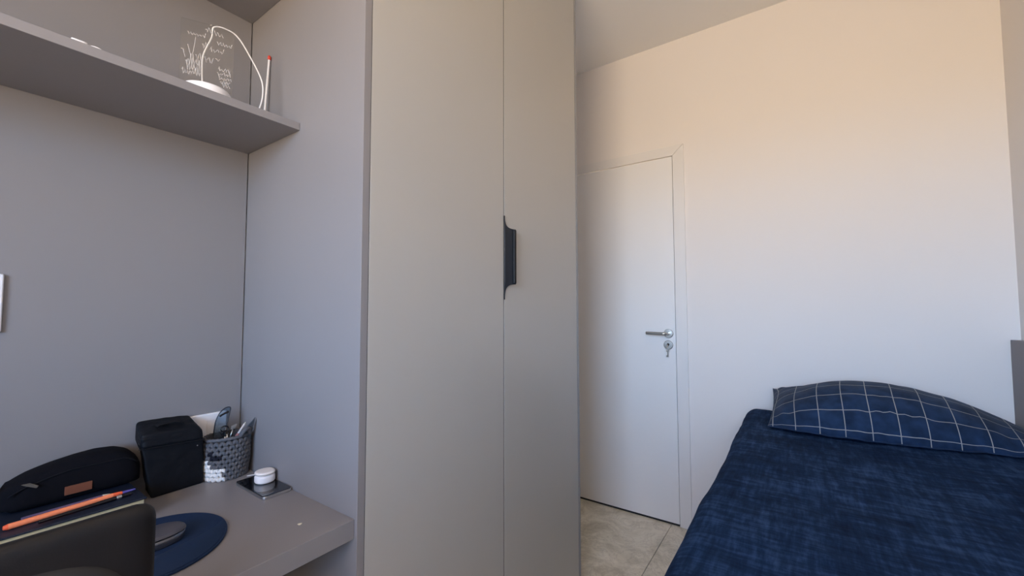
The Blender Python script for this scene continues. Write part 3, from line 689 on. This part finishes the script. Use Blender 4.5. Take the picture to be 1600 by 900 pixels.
# ------------------------------------------------------------------ BED
bd = thing('bed', (.23, 1.43, 0), 'single bed under the navy bedspread standing against the door wall and right wall', 'bed')
box('bed_base', (-.205, .50, .06), (.672, 2.40, .40), m_wood, bd, bevel=.01)
for x in (-.15, .62):
    for y in (.56, 2.33): box('foot', (x-.03, y-.03, 0), (x+.03, y+.03, .061), m_black, bd)
obj('mattress', grid_box((-.192, .49, .402), (.664, 2.38, .690), (8, 16, 5), .04), m_mattress, bd, smooth=True)
bm = grid_box((-.228, .455, .16), (.676, 2.445, .732), (90, 190, 50), (.045, .05, .045))
bm.faces.ensure_lookup_table()
for f in [f for f in bm.faces if all(abs(v.co.z-.16) < 1e-5 for v in f.verts)]: bm.faces.remove(f)
for v in [v for v in bm.verts if not v.link_faces]: bm.verts.remove(v)
for v in bm.verts:
    p = v.co; q = p.copy()
    n1 = noise.noise(Vector((q.x*3.1, q.y*2.3, q.z*2))); n2 = noise.noise(Vector((q.x*9+4, q.y*5, q.z*3))); n3 = noise.noise(Vector((q.x*16+q.y*12, q.y*6-q.x*9, 3)))
    if q.z > .66: p.z += .006*n1+.0035*n2+.0022*n3
    dx = max(0, -.17-q.x)/.05; side = min(1, dx)
    p.x += side*(-.004*max(0, 1.5-q.y)+.008*noise.noise(Vector((1, q.y*3.2, q.z*2)))+.004*noise.noise(Vector((7, q.y*8, q.z*3))))
    low = max(0, .66-q.z)                                    # skirt falls with folds
    if q.x < -.2: p.x -= low*.05+low*.05*math.sin(q.y*17+1.5*math.sin(q.y*5))
    if q.y > 2.40: p.y = min(p.y, L-.004); 
    if q.y > 2.28 and q.z > .6:   p.z -= .9*(q.y-2.28)**2*1.2
sp_ = obj('bedspread', bm, m_spread, None, smooth=True, origin=(.23, 1.43, .16))
tag(sp_, 'navy chambray bedspread draped over the single bed', 'bedspread')

# pillow: plump checked case lying against the door wall
pl = thing('pillow', (.27, 2.18, .73), 'plump navy pillow with thin white windowpane check lying on the bed', 'pillow')
bm = bmesh.new(); uvl = bm.loops.layers.uv.new('UVMap'); NU, NV = 96, 60
def pil(u, v, s):
    """u along the bed width 0..1, v front to back 0..1, s=+1 upper sheet, -1 lower"""
    X0, X1 = -.118, .668
    x = X0+(X1-X0)*u
    yf_ = 1.955+.10*max(0, (u-.35)/.65)**1.4 - .010*math.sin(u*PI)+.03*max(0, .12-u)/.12*.5
    yb_ = 2.405 - .02*max(0, u-.7)
    y = yf_+(yb_-yf_)*v
    eu = 1-abs(2*u-1)**2.6; ev = 1-abs(2*v-1)**2.3
    prof = (max(0, eu)**.62)*(max(0, ev)**.58)
    zs_ = .742 + .070*max(0, 1-u/.16)**1.2*(v**1.1) + .012*v         # seam height, left end turned up
    hgt = .160+.010*math.sin(min(1, u*1.6)*PI)
    if u > .5: hgt *= 1-.46*((u-.5)/.5)**1.5
    if s > 0: z = zs_+hgt*prof+.004*noise.noise(Vector((x*14, y*14, 1)))*min(1, prof*3)
    else: z = max(.7385+.0*u, zs_-.055*prof) if prof > 0 else zs_
    edge = 1-min(1, prof*1.6)
    y += edge*.006*noise.noise(Vector((x*22, 3+v*4, s)))
    x += (-.010 if u < .5 else .006)*math.sin(v*PI)*(-1 if u < .5 else 1)*(1-min(1, min(u, 1-u)*8))
    z += edge*.004*noise.noise(Vector((x*30, y*25, 2)))
    # gathers radiating from the left turned-up corner
    dd = math.hypot((u-.02)*1.6, (v-.95)*1.0)
    if s > 0 and dd < .30: z += .010*(1-dd/.30)*math.sin(math.atan2((v-.95), (u-.02)*1.6)*9)*min(1, dd*9)
    # soft crease lines near the front seam
    if s > 0 and v < .3: z += .0035*math.sin(u*70+5*math.sin(u*13))*(1-v/.3)*min(1, v*12)
    return Vector((x, y, z))
def uvof(u, v, s):
    # cloth grows longer than its plan outline where it bulges
    du = u+.006*math.sin(v*7)
    return (du*10.4+.27, (ARC(v)+.15) if s > 0 else (-v*6.4+.15))
_arc = [0.0]
for q in range(1, 201):
    _arc.append(_arc[-1]+(pil(.5, q/200, 1)-pil(.5, (q-1)/200, 1)).length/.078)
def ARC(v):
    f = v*200; i = min(199, int(f)); return _arc[i]+(_arc[i+1]-_arc[i])*(f-i)
tops = {}
for s in (1, -1):
    G = {}
    for i in range(NU+1):
        for j in range(NV+1):
            u = .5-.5*math.cos(PI*i/NU)*1.0; u = .35*u+.65*i/NU
            v = .5-.5*math.cos(PI*j/NV); v = .5*v+.5*j/NV
            if i in (0, NU) or j in (0, NV):
                if (i, j) not in tops: tops[(i, j)] = bm.verts.new(pil(u, v, 1))
                G[(i, j)] = (tops[(i, j)], u, v)
            else: G[(i, j)] = (bm.verts.new(pil(u, v, s)), u, v)
    for i in range(NU):
        for j in range(NV):
            q = [G[(i, j)], G[(i+1, j)], G[(i+1, j+1)], G[(i, j+1)]]
            f = bm.faces.new([k[0] for k in q])
            for lp_, k in zip(f.loops, q): lp_[uvl].uv = uvof(k[1], k[2], s)
obj('pillowcase', bm, m_check, pl, smooth=True)
bm = bmesh.new(); P = []
for i in range(0, 61): P.append(pil(i/60, 0, 1))
add_tube(bm, [p+Vector((0, -.0015, 0)) for p in P], .0022, 6); obj('seam', bm, m_check, pl, smooth=True)

# ------------------------------------------------------------------ CHAIR
ch = thing('office_chair', (-.93, 0, 0), 'black office chair back in the lower left corner before the desk', 'chair')
CY0, CY1, CZ0, CZ1, CX = -.225, .2045, .52, .9465, -.742
bm = grid_box((CX-.024, CY0, CZ0), (CX, CY1, CZ1), (4, 40, 40), (.010, .022, .022))
for v in bm.verts: v.co.x -= .020*(1-((v.co.y+.01)/.215)**2)*0+.0
obj('back_frame', bm, m_chair, ch, smooth=True)
bm = bmesh.new(); n_ = 56; c0 = Vector((CX, .0, .745)); rings = []
for t, dx in ((1.0, -.001), (.985, .004), (.95, .0065), (.5, .009), (.02, .010)):
    rings.append([bm.verts.new(c0+Vector((dx, .187*t*math.copysign(abs(math.cos(a))**.55, math.cos(a)), .163*t*math.copysign(abs(math.sin(a))**.55, math.sin(a))))) for a in [2*PI*k/n_ for k in range(n_)]])
for A, B in zip(rings, rings[1:]):
    for k in range(n_): bm.faces.new((A[k], A[(k+1) % n_], B[(k+1) % n_], B[k]))
bm.faces.new(rings[-1]); obj('back_shell', bm, mat('charcoal_back_shell', (.020, .020, .020, 1), .6, spec=.4, bump=(1200, .4, .0005)), ch, smooth=True)
obj('back_cushion', grid_box((CX-.062, CY0+.02, CZ0+.02), (CX-.0245, CY1-.02, CZ1-.03), (4, 20, 20), (.016, .03, .03)), m_mesh, ch, smooth=True)
obj('seat', grid_box((-1.22, -.235, .43), (-.79, .215, .49), (20, 20, 6), (.02, .03, .025)), m_mesh, ch, smooth=True)
bm = bmesh.new(); add_tube(bm, spline([(CX-.03, -.01, .66), (CX-.005, -.01, .55), (CX-.03, -.01, .45), (-.90, -.01, .415)], 6), .018, 12); obj('back_bracket', bm, m_chair, ch, smooth=True)
bm = bmesh.new(); add_tube(bm, [(-1.0, -.01, .43), (-1.0, -.01, .25)], .025, 20); add_tube(bm, [(-1.0, -.01, .26), (-1.0, -.01, .10)], .036, 20); obj('gas_column', bm, m_chair, ch)
for k in range(5):
    a = 2*PI*k/5+.3; dx, dy = math.cos(a), math.sin(a)
    bm = bmesh.new(); add_tube(bm, [(-1.0+.02*dx, -.01+.02*dy, .115), (-1.0+.27*dx, -.01+.27*dy, .075)], [.026, .016], 10); obj('base_leg', bm, m_chair, ch, bevel=.003)
    bm = bmesh.new(); c_ = Vector((-1.0+.27*dx, -.01+.27*dy, .03)); t_ = Vector((-dy, dx, 0))
    add_tube(bm, [c_-t_*.022, c_-t_*.003], .0295, 18); add_tube(bm, [c_+t_*.003, c_+t_*.022], .0295, 18); add_tube(bm, [c_, c_+Vector((0, 0, .045))], .006, 8); obj('caster', bm, m_penblk, ch, bevel=.002)
